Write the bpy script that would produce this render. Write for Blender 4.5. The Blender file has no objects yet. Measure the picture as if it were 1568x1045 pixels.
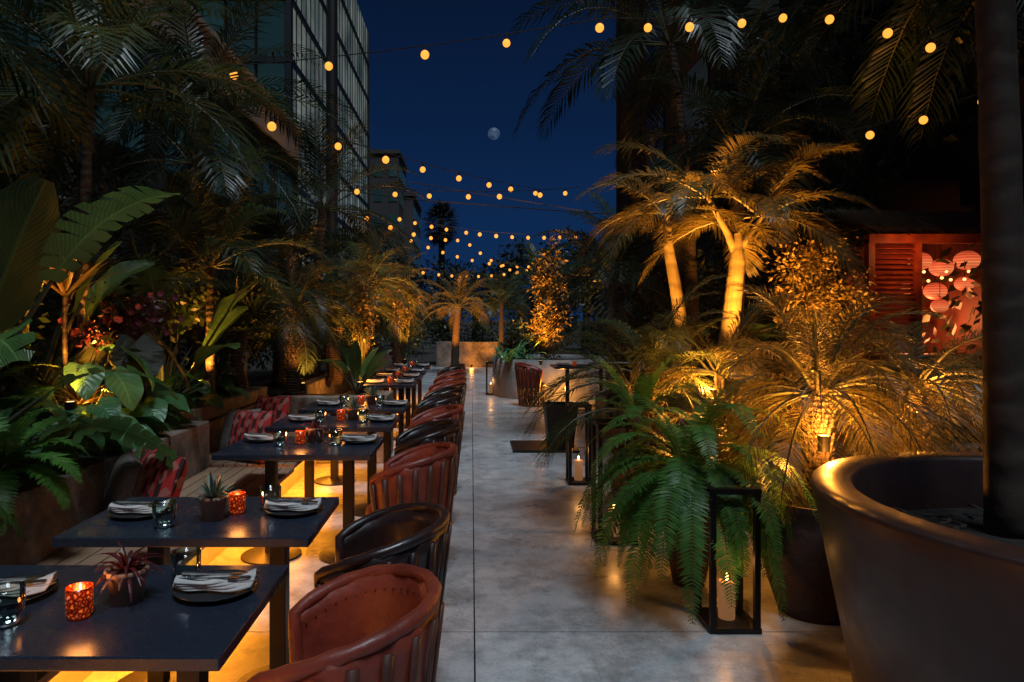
import bpy, math, random
from mathutils import Vector, Matrix
R=random.Random(11)
U=R.uniform
def V(*a): return Vector(a)
UP=V(0,0,1)
sc=bpy.context.scene
# ------------------------------------------------------------------ builder
class MB:
    def __init__(s): s.v=[];s.f=[];s.m=[];s.uv=[]
    def add(s,vs,fs,m=0,uv=None):
        o=len(s.v)
        s.v.extend([tuple(x) for x in vs])
        s.uv.extend(uv if uv else [(0.0,0.0)]*len(vs))
        for f in fs: s.f.append(tuple(i+o for i in f)); s.m.append(m)
    def obj(s,name,mats,smooth=False,parent=None,bevel=0):
        me=bpy.data.meshes.new(name); me.from_pydata(s.v,[],s.f)
        for m in mats: me.materials.append(m)
        me.polygons.foreach_set('material_index',s.m)
        if smooth: me.polygons.foreach_set('use_smooth',[True]*len(s.f))
        ul=me.uv_layers.new(name='UVMap'); li=[0]*len(me.loops); me.loops.foreach_get('vertex_index',li)
        fl=[]
        for i in li: fl.extend(s.uv[i])
        ul.data.foreach_set('uv',fl)
        me.update()
        ob=bpy.data.objects.new(name,me); sc.collection.objects.link(ob)
        if parent: ob.parent=parent
        if bevel:
            b=ob.modifiers.new('Bevel','BEVEL'); b.width=bevel; b.segments=2; b.limit_method='ANGLE'
        return ob
def empty(name,loc=(0,0,0)):
    e=bpy.data.objects.new(name,None); sc.collection.objects.link(e); e.location=loc; e.empty_display_size=.1; return e
def box(mb,x0,x1,y0,y1,z0,z1,m=0):
    vs=[(x0,y0,z0),(x1,y0,z0),(x1,y1,z0),(x0,y1,z0),(x0,y0,z1),(x1,y0,z1),(x1,y1,z1),(x0,y1,z1)]
    mb.add(vs,[(0,3,2,1),(4,5,6,7),(0,1,5,4),(1,2,6,5),(2,3,7,6),(3,0,4,7)],m)
def tube(mb,pts,rad,n=8,m=0,caps=True):
    pts=[Vector(p) for p in pts]; vs=[];fs=[];uv=[]
    if not isinstance(rad,(list,tuple)): rad=[rad]*len(pts)
    ref=None
    for i,p in enumerate(pts):
        d=(pts[min(i+1,len(pts)-1)]-pts[max(i-1,0)])
        if d.length<1e-9: d=V(0,0,1)
        d.normalize()
        if ref is None: ref=V(1,0,0) if abs(d.x)<.8 else V(0,1,0)
        a=d.cross(ref).normalized(); b=a.cross(d).normalized(); ref=b
        for k in range(n):
            t=2*math.pi*k/n
            vs.append(p+a*math.cos(t)*rad[i]+b*math.sin(t)*rad[i]); uv.append((k/n,i/len(pts)))
    for i in range(len(pts)-1):
        for k in range(n):
            k2=(k+1)%n
            fs.append((i*n+k,i*n+k2,(i+1)*n+k2,(i+1)*n+k))
    if caps:
        fs.append(tuple(range(n))[::-1]); fs.append(tuple((len(pts)-1)*n+k for k in range(n)))
    mb.add(vs,fs,m,uv)
def lathe(mb,prof,c=(0,0,0),n=32,m=0):
    vs=[];fs=[]
    for r,z in prof:
        for k in range(n):
            t=2*math.pi*k/n; vs.append((c[0]+r*math.cos(t),c[1]+r*math.sin(t),c[2]+z))
    for i in range(len(prof)-1):
        for k in range(n):
            k2=(k+1)%n; fs.append((i*n+k,i*n+k2,(i+1)*n+k2,(i+1)*n+k))
    mb.add(vs,fs,m)
def ball(mb,c,r,m=0,n=10,sz=1.0):
    prof=[(max(1e-4,r*math.sin(math.pi*i/n)),-r*sz*math.cos(math.pi*i/n)) for i in range(n+1)]
    lathe(mb,prof,c,n+4,m)
# ------------------------------------------------------------------ materials
def newmat(name):
    m=bpy.data.materials.new(name); m.use_nodes=True; nt=m.node_tree
    p=nt.nodes['Principled BSDF']; return m,nt,p
def N(nt,t,**k):
    n=nt.nodes.new(t)
    for a,b in k.items(): setattr(n,a,b)
    return n
def mix(nt,fac,a,b,mode='MIX'):
    n=N(nt,'ShaderNodeMix',data_type='RGBA',blend_type=mode)
    for idx,val in ((0,fac),(6,a),(7,b)):
        if hasattr(val,'links'): nt.links.new(val,n.inputs[idx])
        else:
            n.inputs[idx].default_value=val if idx==0 else (*val,1)
    return n.outputs[2]
def noise(nt,scale,detail=4,coord='Object',rough=.55):
    tc=N(nt,'ShaderNodeTexCoord'); n=N(nt,'ShaderNodeTexNoise'); n.inputs['Scale'].default_value=scale
    n.inputs['Detail'].default_value=detail; n.inputs['Roughness'].default_value=rough
    nt.links.new(tc.outputs[coord],n.inputs['Vector']); return n.outputs['Fac']
def ramp(nt,fac,stops):
    r=N(nt,'ShaderNodeValToRGB'); e=r.color_ramp.elements
    while len(e)<len(stops): e.new(.5)
    for i,(p,c) in enumerate(stops):
        e[i].position=p; e[i].color=(*c,1) if len(c)==3 else c
    nt.links.new(fac,r.inputs[0]); return r.outputs[0]
def g(x): return (x,x,x)
def bump(nt,p,h,st=.3,dist=.01):
    b=N(nt,'ShaderNodeBump'); b.inputs['Strength'].default_value=st; b.inputs['Distance'].default_value=dist
    nt.links.new(h,b.inputs['Height']); nt.links.new(b.outputs[0],p.inputs['Normal'])
def simple(name,c1,c2=None,scale=8,rough=.5,metal=0,bs=.2,bd=.005,rr=None,coat=0):
    m,nt,p=newmat(name); f=noise(nt,scale,6)
    c2=c2 or tuple(x*.6 for x in c1)
    nt.links.new(ramp(nt,f,[(.35,c1),(.68,c2)]),p.inputs['Base Color'])
    if rr: nt.links.new(ramp(nt,noise(nt,scale*.6,5),[(.35,g(rr[0])),(.65,g(rr[1]))]),p.inputs['Roughness'])
    else: p.inputs['Roughness'].default_value=rough
    p.inputs['Metallic'].default_value=metal; p.inputs['Coat Weight'].default_value=coat
    if bs: bump(nt,p,noise(nt,scale*3,6),bs,bd)
    return m
def leaf(name,c1,c2,rough=.4,tr=.25,veins=False):
    m,nt,p=newmat(name)
    geo=N(nt,'ShaderNodeNewGeometry')
    col=mix(nt,geo.outputs['Random Per Island'],c1,c2)
    nz=ramp(nt,noise(nt,2.5,3),[(.3,g(.5)),(.7,g(1.15))])
    col=mix(nt,1.0,col,nz,'MULTIPLY')
    if veins:
        tc=N(nt,'ShaderNodeTexCoord'); sp=N(nt,'ShaderNodeSeparateXYZ'); nt.links.new(tc.outputs['UV'],sp.inputs[0])
        ab=N(nt,'ShaderNodeMath',operation='ABSOLUTE'); nt.links.new(sp.outputs[0],ab.inputs[0])
        m1=N(nt,'ShaderNodeMath',operation='MULTIPLY'); nt.links.new(sp.outputs[1],m1.inputs[0]); m1.inputs[1].default_value=veins
        m2=N(nt,'ShaderNodeMath',operation='MULTIPLY'); nt.links.new(ab.outputs[0],m2.inputs[0]); m2.inputs[1].default_value=veins*.3
        sb=N(nt,'ShaderNodeMath',operation='SUBTRACT'); nt.links.new(m1.outputs[0],sb.inputs[0]); nt.links.new(m2.outputs[0],sb.inputs[1])
        sn=N(nt,'ShaderNodeMath',operation='SINE'); nt.links.new(sb.outputs[0],sn.inputs[0])
        rb=ramp(nt,ab.outputs[0],[(.02,g(.8)),(.06,g(0))])
        vl=ramp(nt,sn.outputs[0],[(.8,g(0)),(1,g(.3))])
        vv=mix(nt,1.0,rb,vl,'ADD')
        col=mix(nt,vv,col,tuple(min(1,x*1.8+.01) for x in c1))
        bump(nt,p,sn.outputs[0],.3,.005)
    nt.links.new(col,p.inputs['Base Color']); p.inputs['Roughness'].default_value=rough
    t=N(nt,'ShaderNodeBsdfTranslucent'); nt.links.new(col,t.inputs['Color'])
    ms=N(nt,'ShaderNodeMixShader'); ms.inputs[0].default_value=tr
    nt.links.new(p.outputs[0],ms.inputs[1]); nt.links.new(t.outputs[0],ms.inputs[2])
    nt.links.new(ms.outputs[0],nt.nodes['Material Output'].inputs[0]); return m
def emit(name,col,st,sample=False,var=None):
    m,nt,p=newmat(name); p.inputs['Base Color'].default_value=(*[x*.3 for x in col],1)
    p.inputs['Emission Color'].default_value=(*col,1); p.inputs['Emission Strength'].default_value=st
    if var: 
        c=ramp(nt,noise(nt,var,4),[(.35,tuple(x*.45 for x in col)),(.65,col)]); nt.links.new(c,p.inputs['Emission Color'])
    try: m.cycles.emission_sampling='AUTO' if sample else 'NONE'
    except Exception: pass
    return m
PALM=leaf('palm_leaf',(.04,.066,.02),(.075,.092,.028),.4,.35)
LITPALM=leaf('gold_lit_palm_leaf',(.09,.09,.026),(.20,.145,.043),.36,.42)  # lit copy of the palm leaf, uplight gold put into its colour
DPALM=leaf('shaded_palm_leaf',(.012,.026,.013),(.026,.044,.017),.42)  # palm leaf darkened in its colour to keep unlit crowns dim
FERN=leaf('fern_leaf',(.06,.20,.035),(.12,.30,.05),.45,.32)
BROAD=leaf('philodendron_leaf',(.055,.17,.065),(.10,.25,.095),.33,.2,veins=45)
BAN=leaf('banana_leaf',(.06,.15,.035),(.10,.19,.045),.4,.3,veins=150)
ELE=leaf('taro_leaf',(.028,.036,.02),(.045,.048,.024),.6,.2,veins=40)
SHR=leaf('shrub_leaf',(.022,.042,.013),(.05,.068,.018),.45)
LITSHRUB=leaf('gold_lit_shrub_leaf',(.13,.10,.028),(.22,.15,.04),.45,.4)  # shrub leaf with the orange uplighting painted into its colour
BLUE=leaf('agave_leaf',(.12,.2,.16),(.18,.26,.2),.5,.1)
REDL=leaf('red_leaf',(.10,.012,.018),(.05,.02,.02),.4,.3)
PINK=leaf('flower_petal',(.32,.05,.10),(.26,.07,.10),.6,.3)
STEM=simple('palm_stem',(.07,.08,.03),(.05,.045,.02),12,.5)
def trunkmat(name,a,b,ringsc=26,st=.6):
    m,nt,p=newmat(name)
    tc=N(nt,'ShaderNodeTexCoord'); w=N(nt,'ShaderNodeTexWave',bands_direction='Z'); w.inputs['Scale'].default_value=ringsc/6.28
    w.inputs['Distortion'].default_value=4.5; w.inputs['Detail'].default_value=5; w.inputs['Detail Scale'].default_value=2
    nt.links.new(tc.outputs['Object'],w.inputs['Vector'])
    c=ramp(nt,w.outputs['Fac'],[(.05,b),(.3,a)]); c2=mix(nt,noise(nt,7,7),c,tuple(x*.35 for x in a))
    nt.links.new(c2,p.inputs['Base Color']); p.inputs['Roughness'].default_value=.75
    bump(nt,p,w.outputs['Fac'],st,.015); return m
TRUNK=trunkmat('palm_trunk',(.12,.088,.06),(.085,.063,.042),30,.4)
SMOOTH=trunkmat('smooth_palm_trunk',(.32,.27,.12),(.2,.16,.08),12,.2)
DTR=trunkmat('dark_palm_trunk',(.085,.055,.034),(.055,.036,.024),14,.3)
FIB=trunkmat('fibrous_trunk',(.12,.075,.045),(.04,.025,.012),60,1.0)
# ------------------------------------------------------------------ plant parts
def frond(mb,base,az,el,L,n=26,ll=.35,lw=.011,droop=1.1,fwd=.55,lift=.15,ld=.5,stalk=.18,m=0,ms=1,r=.012,bw=None):
    d=V(math.cos(az)*math.cos(el),math.sin(az)*math.cos(el),math.sin(el)); p=Vector(base)
    hz=V(-math.sin(az),math.cos(az),0); st=14; ds=L/st; P=[];D=[]
    for i in range(st+1):
        P.append(p.copy());D.append(d.copy()); p=p+d*ds
        d=(d+V(U(-.03,.03),U(-.03,.03),-droop/st*(.5+1.1*i/st))).normalized()
    tube(mb,P[::2],[max(.0015,r*(1-.9*i/st)) for i in range(0,st+1,2)],4,ms,False)
    for k in range(n):
        t=stalk+(1-stalk)*(k+.5)/n; x=t*st; i=min(int(x),st-1); a=x-i
        q=P[i].lerp(P[i+1],a); dd=D[i].lerp(D[i+1],a).normalized()
        sd=dd.cross(UP)
        sd=hz.copy() if sd.length<.15 else sd.normalized()
        if sd.dot(hz)<0: sd=-sd
        up=dd.cross(sd); 
        if up.z<0: up=-up
        tt=(k+.5)/n; prof=(math.sin(math.pi*(.16+.80*tt)))**.7
        for sg in (-1,1):
            l=ll*prof*U(.85,1.12); f=fwd+.45*tt+U(-.09,.09)
            dv=(sd*(sg*math.cos(f))+dd*math.sin(f)+up*(lift+U(-.1,.1))).normalized()
            w=(dd-dv*dd.dot(dv))
            if w.length<.05: w=up.copy()
            w=w.normalized()*lw*prof
            mid=q+dv*l*.5; d2=(dv+V(0,0,-ld*U(.6,1.4))).normalized(); tip=mid+d2*l*.5
            mb.add([q-w*.4,q+w*.4,mid+w,mid-w,tip],[(0,1,2,3),(3,2,4)],m)
def crown(mb,c,nf,L,elmin=-.2,elmax=1.35,**k):
    for i in range(nf):
        t=(i+.5)/nf; az=i*2.39996+U(-.25,.25); el=elmax+(elmin-elmax)*t+U(-.12,.12)
        frond(mb,Vector(c)+V(math.cos(az),math.sin(az),0)*.03,az,el,L*U(.82,1.1),**k)
def palm(name,x,y,z0,zc,nf=18,L=1.4,tr=.07,lean=(0,0),mats=None,stubs=False,**k):
    mb=MB(); n=10; pts=[];rad=[]
    for i in range(n+1):
        t=i/n; pts.append((x+lean[0]*(t*t),y+lean[1]*(t*t),z0+(zc-z0)*t)); rad.append(tr*(1.25-.35*t)*(1+.1*(i%2)))
    tube(mb,pts,rad,12,2)
    c=pts[-1]
    if stubs:
        for i in range(90):
            t=i/90; a=i*2.4; q=V(x+lean[0]*t*t,y+lean[1]*t*t,z0+(zc-z0)*t)
            o=V(math.cos(a),math.sin(a),0); tube(mb,[q+o*tr*.8,q+o*tr*1.25+V(0,0,.05),q+o*tr*1.5+V(0,0,.1)],[.018,.014,.006],4,2,False)
    crown(mb,c,nf,L,**k)
    return mb.obj(name,(mats or [PALM,STEM,TRUNK]))
def fanleaf(mb,base,az,el,pl,rad,n=26,m=0,ms=1,droop=.4,lw=.014):
    d=V(math.cos(az)*math.cos(el),math.sin(az)*math.cos(el),math.sin(el)); b=Vector(base); h=b+d*pl+V(0,0,-.05*pl)
    tube(mb,[b,b+d*pl*.5,h],[.009,.007,.005],4,ms,False)
    sd=V(-math.sin(az),math.cos(az),0); nrm=sd.cross(d)
    for k in range(n):
        a=-2.2+4.4*(k+.5)/n; dv=(d*math.cos(a)+sd*math.sin(a)+nrm*-.1).normalized(); l=rad*(1-.25*abs(a)/2.2)*U(.93,1.05)
        w=nrm.cross(dv).normalized()*lw*rad/.5; z=nrm*(.01 if k%2 else -.01)
        mid=h+dv*l*.55+z; tip=mid+(dv+V(0,0,-droop*U(.5,1.5))).normalized()*l*.45
        mb.add([h,mid+w,mid-w,tip],[(0,1,2),(2,1,3)],m)
def fanpalm(name,x,y,z0,zc,nf=16,pl=.5,rad=.5,tr=.1,mats=None,**k):
    mb=MB(); n=8
    tube(mb,[(x+.03*math.sin(i),y,z0+(zc-z0)*i/n) for i in range(n+1)],[tr*(1.15-.2*i/n) for i in range(n+1)],10,2)
    for i in range(nf):
        t=(i+.5)/nf; az=i*2.4+U(-.2,.2); fanleaf(mb,(x,y,zc),az,1.3-1.7*t+U(-.1,.1),pl*U(.8,1.1),rad*U(.85,1.1),**k)
    return mb.obj(name,mats or [DPALM,STEM,FIB])
def broad(mb,base,az,el,pet,L,W,shape='heart',droop=.9,m=0,ms=1,fold=.25,split=0,roll=0.,r=.007,el2=None):
    d=V(math.cos(az)*math.cos(el),math.sin(az)*math.cos(el),math.sin(el)); b=Vector(base); P=[b]
    for i in range(4):
        d=(d+V(0,0,-.08)).normalized(); P.append(P[-1]+d*pet/4)
    if pet>0: tube(mb,P,[r*1.5,r*1.3,r*1.1,r,r*.8],5,ms,False)
    h=P[-1]
    if el2 is not None: d=V(math.cos(az)*math.cos(el2),math.sin(az)*math.cos(el2),math.sin(el2))
    n=12; sd0=V(-math.sin(az),math.cos(az),0); rows=[];ph=U(0,6)
    p=h.copy()
    for i in range(n+1):
        t=i/n
        if shape=='heart': w=(math.sin(math.pi*min(1,(t*.86+.14)))**.75)*(1.15-.45*t) if t<1 else 0
        elif shape=='ban': w=(math.sin(math.pi*(t*.93+.05)))**.55
        else: w=(math.sin(math.pi*(t*.9+.08)))
        nr=sd0.cross(d).normalized(); 
        if nr.z<0 and abs(nr.z)>.05: nr=-nr
        s0=(sd0*math.cos(roll)+nr*math.sin(roll)); nn=s0.cross(d).normalized()
        if nn.dot(nr)<0: nn=-nn
        row=[]
        for s in (-1,-.5,0,.5,1):
            back=0
            if shape=='heart' and i==0: back=-.22*L*abs(s)*(1.3 if abs(s)<.8 else .8)
            q=p+s0*s*w*W*.5+nn*(fold*abs(s)*w*W*.5+ .03*W*math.sin(ph+t*14+s*3)*abs(s))+d*back
            row.append(q)
        rows.append((row,t)); p=p+d*L/n; d=(d+V(0,0,-droop/n)).normalized()
    S=(-1,-.5,0,.5,1)
    if not split:
        vs=[];uv=[];fs=[]
        for row,t in rows:
            vs+=row; uv+=[(s,t) for s in S]
        for i in range(n):
            for k in range(4): fs.append((i*5+k,i*5+k+1,(i+1)*5+k+1,(i+1)*5+k))
        mb.add(vs,fs,m,uv)
    else:
        for i in range(n):
            for side in ((0,1,2),(2,3,4)):
                ra,ta=rows[i];rb,tb=rows[i+1]
                dz=V(0,0,-U(0,split)*W)
                out=side[0] if side[0]==0 else side[2]; inn=2; md=side[1]
                a0,a1,a2=ra[inn],ra[md]+dz*.3,ra[out]+dz; b0,b1,b2=rb[inn],rb[md]+dz*.3,rb[out]+dz
                b1=b1.lerp(a1,.08); b2=b2.lerp(a2,.3)
                mb.add([a0,a1,a2,b0,b1,b2],[(0,1,4,3),(1,2,5,4)],m,[(0,ta),(.5,ta),(1,ta),(0,tb),(.5,tb),(1,tb)])
def strap(mb,base,az,el,L,w,droop=.4,m=0,n=5,cup=.3):
    d=V(math.cos(az)*math.cos(el),math.sin(az)*math.cos(el),math.sin(el)); p=Vector(base); sd=V(-math.sin(az),math.cos(az),0)
    vs=[];fs=[]
    for i in range(n+1):
        t=i/n; ww=w*(math.sin(math.pi*(.18+.8*t)))*.5+.0005
        nr=sd.cross(d); 
        vs+=[p-sd*ww+nr*cup*ww,p-nr*0,p+sd*ww+nr*cup*ww]; p=p+d*L/n; d=(d+V(0,0,-droop/n)).normalized()
    for i in range(n): 
        for k in (0,1): fs.append((i*3+k,i*3+k+1,i*3+k+4,i*3+k+3))
    mb.add(vs,fs,m)
def shrub(name,c,size,nl,ls=.06,mats=None,clumps=14,stems=True,z0=None,mb=None,fin=True,el=.6):
    mb=mb or MB(); c=Vector(c); cl=[]
    for i in range(clumps):
        while True:
            q=V(U(-1,1),U(-1,1),U(-1,1))
            if q.length<1: break
        cl.append((c+V(q.x*size[0],q.y*size[1],q.z*size[2])*.78,U(.22,.42)))
    base=V(c.x,c.y,z0 if z0 is not None else c.z-size[2])
    if stems:
        for q,_ in cl:
            mid=base.lerp(q,.5)+V(U(-.1,.1),U(-.1,.1),.05); tube(mb,[base,mid,q],[.014,.009,.003],4,1,False)
    ms=(size[0]*size[1]*size[2])**(1/3)
    for i in range(nl):
        q,r=cl[R.randrange(clumps)]
        o=V(R.gauss(0,1),R.gauss(0,1),R.gauss(0,1)); o=o.normalized()*ms*r*U(.3,1.25)
        p=q+V(o.x,o.y,o.z*size[2]/ms*.8); dv=(o.normalized()+V(U(-.9,.9),U(-.9,.9),U(-.9,.5))).normalized()
        sd=dv.cross(V(U(-1,1),U(-1,1),U(-1,1))).normalized(); l=ls*U(.6,1.3)
        mb.add([p,p+dv*l*.45+sd*l*.24,p+dv*l,p+dv*l*.45-sd*l*.24],[(0,1,2,3)],0)
    if fin: return mb.obj(name,mats or [SHR,STEM])
# ------------------------------------------------------------------ world, camera, sun
w=bpy.data.worlds.new('World'); sc.world=w; w.use_nodes=True; nt=w.node_tree; bg=nt.nodes['Background']
tc=N(nt,'ShaderNodeTexCoord'); sp=N(nt,'ShaderNodeSeparateXYZ'); nt.links.new(tc.outputs['Generated'],sp.inputs[0])
c=ramp(nt,sp.outputs[2],[(0,(.005,.026,.09)),(.12,(.0042,.022,.08)),(.28,(.003,.0135,.05)),(.5,(.0019,.0065,.024)),(1,(.0015,.005,.018))])
nt.links.new(c,bg.inputs[0]); bg.inputs[1].default_value=1.0
cam=bpy.data.cameras.new('camera'); co=bpy.data.objects.new('camera',cam); sc.collection.objects.link(co)
co.location=(0,0,1.6); co.rotation_euler=(math.radians(90),0,0); cam.lens=24; cam.sensor_width=36
cam.shift_x=.0395; cam.shift_y=-.0207; cam.clip_end=2000; cam.clip_start=.05; sc.camera=co
sc.view_settings.view_transform='Standard'; sc.view_settings.look='None'; sc.view_settings.exposure=0
def lamp(name,kind,loc,energy,col=(1,.5,.12),rad=.05,parent=None,**k):
    l=bpy.data.lights.new(name,kind); l.energy=energy; l.color=col
    if kind in('POINT','SPOT'): l.shadow_soft_size=rad
    for a,b in k.items(): setattr(l,a,b)
    o=bpy.data.objects.new(name,l); sc.collection.objects.link(o); o.location=loc
    if parent: o.parent=parent
    return o
s=lamp('night_sky_sun','SUN',(0,0,30),2.1,(.74,.88,1)); s.data.angle=math.radians(16)
s.rotation_euler=V(-.10,.34,-.93).to_track_quat('-Z','Y').to_euler()
# ------------------------------------------------------------------ ground & path
GROUND=simple('dark_earth',(.03,.025,.02),(.015,.012,.01),3,.9,bs=.6,bd=.03)
mb=MB(); mb.add([(-400,-60,-.03),(400,-60,-.03),(400,900,-.03),(-400,900,-.03)],[(0,1,2,3)]); mb.obj('ground',[GROUND])
m,nt,p=newmat('polished_concrete')
n1=ramp(nt,noise(nt,.9,6),[(.3,(.34,.36,.375)),(.7,(.60,.615,.62))]); n2=ramp(nt,noise(nt,5,10,rough=.75),[(.34,g(.55)),(.56,g(1.0))])
n3=ramp(nt,noise(nt,70,3),[(.3,g(.8)),(.6,g(1))]); n4=ramp(nt,noise(nt,2.1,8,rough=.8),[(.40,g(.68)),(.5,g(1.0))])
geo=N(nt,'ShaderNodeNewGeometry'); isl=ramp(nt,geo.outputs['Random Per Island'],[(0,g(.88)),(1,g(1.05))])
cc=mix(nt,1.0,mix(nt,1.0,mix(nt,1.0,mix(nt,1.0,n1,n2,'MULTIPLY'),n3,'MULTIPLY'),isl,'MULTIPLY'),n4,'MULTIPLY'); nt.links.new(cc,p.inputs['Base Color'])
nt.links.new(ramp(nt,noise(nt,2.2,7,rough=.7),[(.35,g(.2)),(.65,g(.45))]),p.inputs['Roughness']); bump(nt,p,noise(nt,18,6),.08,.004)
PATH=m
mb=MB(); ys=[-1.5,1.0,3.5,6.06,8.55,11.1,13.6,16.1,18.6,21.1,23.6]; xs=[-2.1,.015,2.1,4.2,6.0]
for i in range(len(ys)-1):
    for j in range(len(xs)-1):
        box(mb,xs[j]+.004,xs[j+1]-.004,ys[i]+.004,ys[i+1]-.004,-.025,0)
mb.obj('concrete_path',[PATH])
# ------------------------------------------------------------------ planter walls
m,nt,p=newmat('rough_concrete')
a=ramp(nt,noise(nt,2.5,9,rough=.78),[(.36,(.38,.30,.235)),(.5,(.22,.18,.145)),(.62,(.08,.067,.055))]); nt.links.new(a,p.inputs['Base Color']); p.inputs['Roughness'].default_value=.8
bump(nt,p,noise(nt,14,8,rough=.75),.8,.03); CONC=m
SOIL=simple('soil',(.018,.013,.01),(.008,.006,.005),12,.95,bs=.8,bd=.03)
mb=MB(); box(mb,-2.25,-2.05,-1,5.35,0,.81); box(mb,-2.47,-2.27,5.36,7.6,0,.86); box(mb,-2.45,-.95,7.6,7.8,0,.74); box(mb,-1.15,-.95,7.802,8.3,0,.74)
box(mb,-2.2,-2.0,8.31,21,0,.8); mb.obj('planter_wall',[CONC],bevel=.012)
mb=MB(); mb.add([(-9,-1,.74),(-2.2,-1,.74),(-2.2,24,.74),(-9,24,.74)],[(0,1,2,3)]); mb.add([(-2.3,7.75,.7),(-1.1,7.75,.7),(-1.1,8.3,.7),(-2.3,8.3,.7)],[(0,1,2,3)]); mb.obj('planting_soil',[SOIL])
mb=MB(); box(mb,-1.2,1.6,23.2,23.5,0,.85); mb.obj('end_planter_wall',[CONC],bevel=.01)
m,nt,p=newmat('bench_wood'); tc=N(nt,'ShaderNodeTexCoord'); mp=N(nt,'ShaderNodeMapping'); mp.inputs['Scale'].default_value=(30,1.5,30)
nt.links.new(tc.outputs['Object'],mp.inputs[0]); nz=N(nt,'ShaderNodeTexNoise'); nz.inputs['Scale'].default_value=2; nz.inputs['Detail'].default_value=6; nt.links.new(mp.outputs[0],nz.inputs['Vector'])
geo=N(nt,'ShaderNodeNewGeometry')
cw=mix(nt,geo.outputs['Random Per Island'],ramp(nt,nz.outputs['Fac'],[(.3,(.42,.25,.15)),(.7,(.25,.145,.09))]),(.28,.17,.105)); nt.links.new(cw,p.inputs['Base Color']); p.inputs['Roughness'].default_value=.5; bump(nt,p,nz.outputs['Fac'],.2,.003); WOOD=m
PLAST=simple('bench_plaster',(.5,.42,.34),(.4,.34,.28),6,.7)
LED=emit('led_strip',(1,.38,.03),4)
def bench(y0,y1,xb=-2.05):
    e=empty('wooden_bench',(0,0,0)); mb=MB(); x=xb+.01
    while x<-1.42:
        box(mb,x,min(x+.088,-1.37),y0,y1,.42,.455); x+=.096
    mb.obj('slats',[WOOD],parent=e,bevel=.004)
    mb=MB(); box(mb,xb,-1.72,y0+.02,y1-.02,0,.418); mb.obj('base',[PLAST],parent=e)
    mb=MB(); box(mb,-1.7,-1.68,y0+.1,y1-.1,.395,.415); mb.obj('led_strip',[LED],parent=e)
    a=lamp('led_light','AREA',(-1.56,(y0+y1)/2,.40),14*(y1-y0),(1,.31,.018),parent=e); a.data.shape='RECTANGLE'; a.data.size=.12; a.data.size_y=y1-y0-.1
bench(-.4,5.3); bench(5.42,7.58,-2.27); bench(8.5,14.5,-2.0)
# ------------------------------------------------------------------ tables
m,nt,p=newmat('slate_table'); vo=noise(nt,140,2); nt.links.new(ramp(nt,vo,[(.60,(.014,.021,.036)),(.72,(.05,.055,.07))]),p.inputs['Base Color'])
nt.links.new(ramp(nt,noise(nt,7,6),[(.35,g(.22)),(.65,g(.36))]),p.inputs['Roughness']); bump(nt,p,noise(nt,160,2),.05,.001); SLATE=m
BLK=simple('black_metal',(.014,.013,.013),(.02,.018,.017),20,.4,.6,.1)
CER=simple('dark_plate',(.03,.032,.036),(.02,.02,.022),20,.25,0,0)
LINEN=simple('linen_napkin',(.55,.53,.5),(.42,.4,.38),30,.85,0,.3,.002)
STEEL=simple('cutlery_steel',(.5,.5,.5),(.4,.4,.4),20,.25,1,0)
TERRA=simple('terracotta',(.22,.13,.09),(.14,.09,.07),14,.8,0,.4)
m,nt,p=newmat('tumbler_glass'); 
tr=N(nt,'ShaderNodeBsdfTransparent'); tr.inputs[0].default_value=(.80,.89,.87,1); gl=N(nt,'ShaderNodeBsdfGlossy'); gl.inputs['Roughness'].default_value=.06
lw=N(nt,'ShaderNodeFresnel'); lw.inputs[0].default_value=1.35; ms=N(nt,'ShaderNodeMixShader')
nt.links.new(lw.outputs[0],ms.inputs[0]); nt.links.new(tr.outputs[0],ms.inputs[1]); nt.links.new(gl.outputs[0],ms.inputs[2]); nt.links.new(ms.outputs[0],nt.nodes['Material Output'].inputs[0]); GLASS=m
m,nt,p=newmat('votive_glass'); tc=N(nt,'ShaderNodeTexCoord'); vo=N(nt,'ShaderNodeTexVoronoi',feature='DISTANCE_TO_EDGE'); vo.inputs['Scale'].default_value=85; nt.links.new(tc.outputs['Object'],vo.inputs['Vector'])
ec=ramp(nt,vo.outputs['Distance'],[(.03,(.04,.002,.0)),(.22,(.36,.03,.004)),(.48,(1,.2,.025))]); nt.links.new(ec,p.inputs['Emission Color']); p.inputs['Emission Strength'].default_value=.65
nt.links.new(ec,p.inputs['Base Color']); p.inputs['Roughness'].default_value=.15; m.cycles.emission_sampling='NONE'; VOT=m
FLAME=emit('candle_flame',(1,.55,.15),9); WAX=emit('candle_wax',(.8,.36,.14),.22)
def table(y0,y1,x0=-1.64,x1=-.635):
    e=empty('dining_table'); mb=MB(); box(mb,x0,x1,y0,y1,.712,.75); mb.obj('table_top',[SLATE],parent=e,bevel=.005)
    mb=MB(); yc=(y0+y1)/2
    for x in (x0+.28,x1-.2):
        box(mb,x-.035,x+.035,yc-.035,yc+.035,.03,.69); lathe(mb,[(.001,.0),(.2,.0),(.2,.012),(.06,.03),(.001,.03)],(x,yc,.001),28)
        box(mb,x-.18,x+.18,yc-.03,yc+.03,.69,.711)
    mb.obj('pedestal',[BLK],parent=e,bevel=.003)
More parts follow.
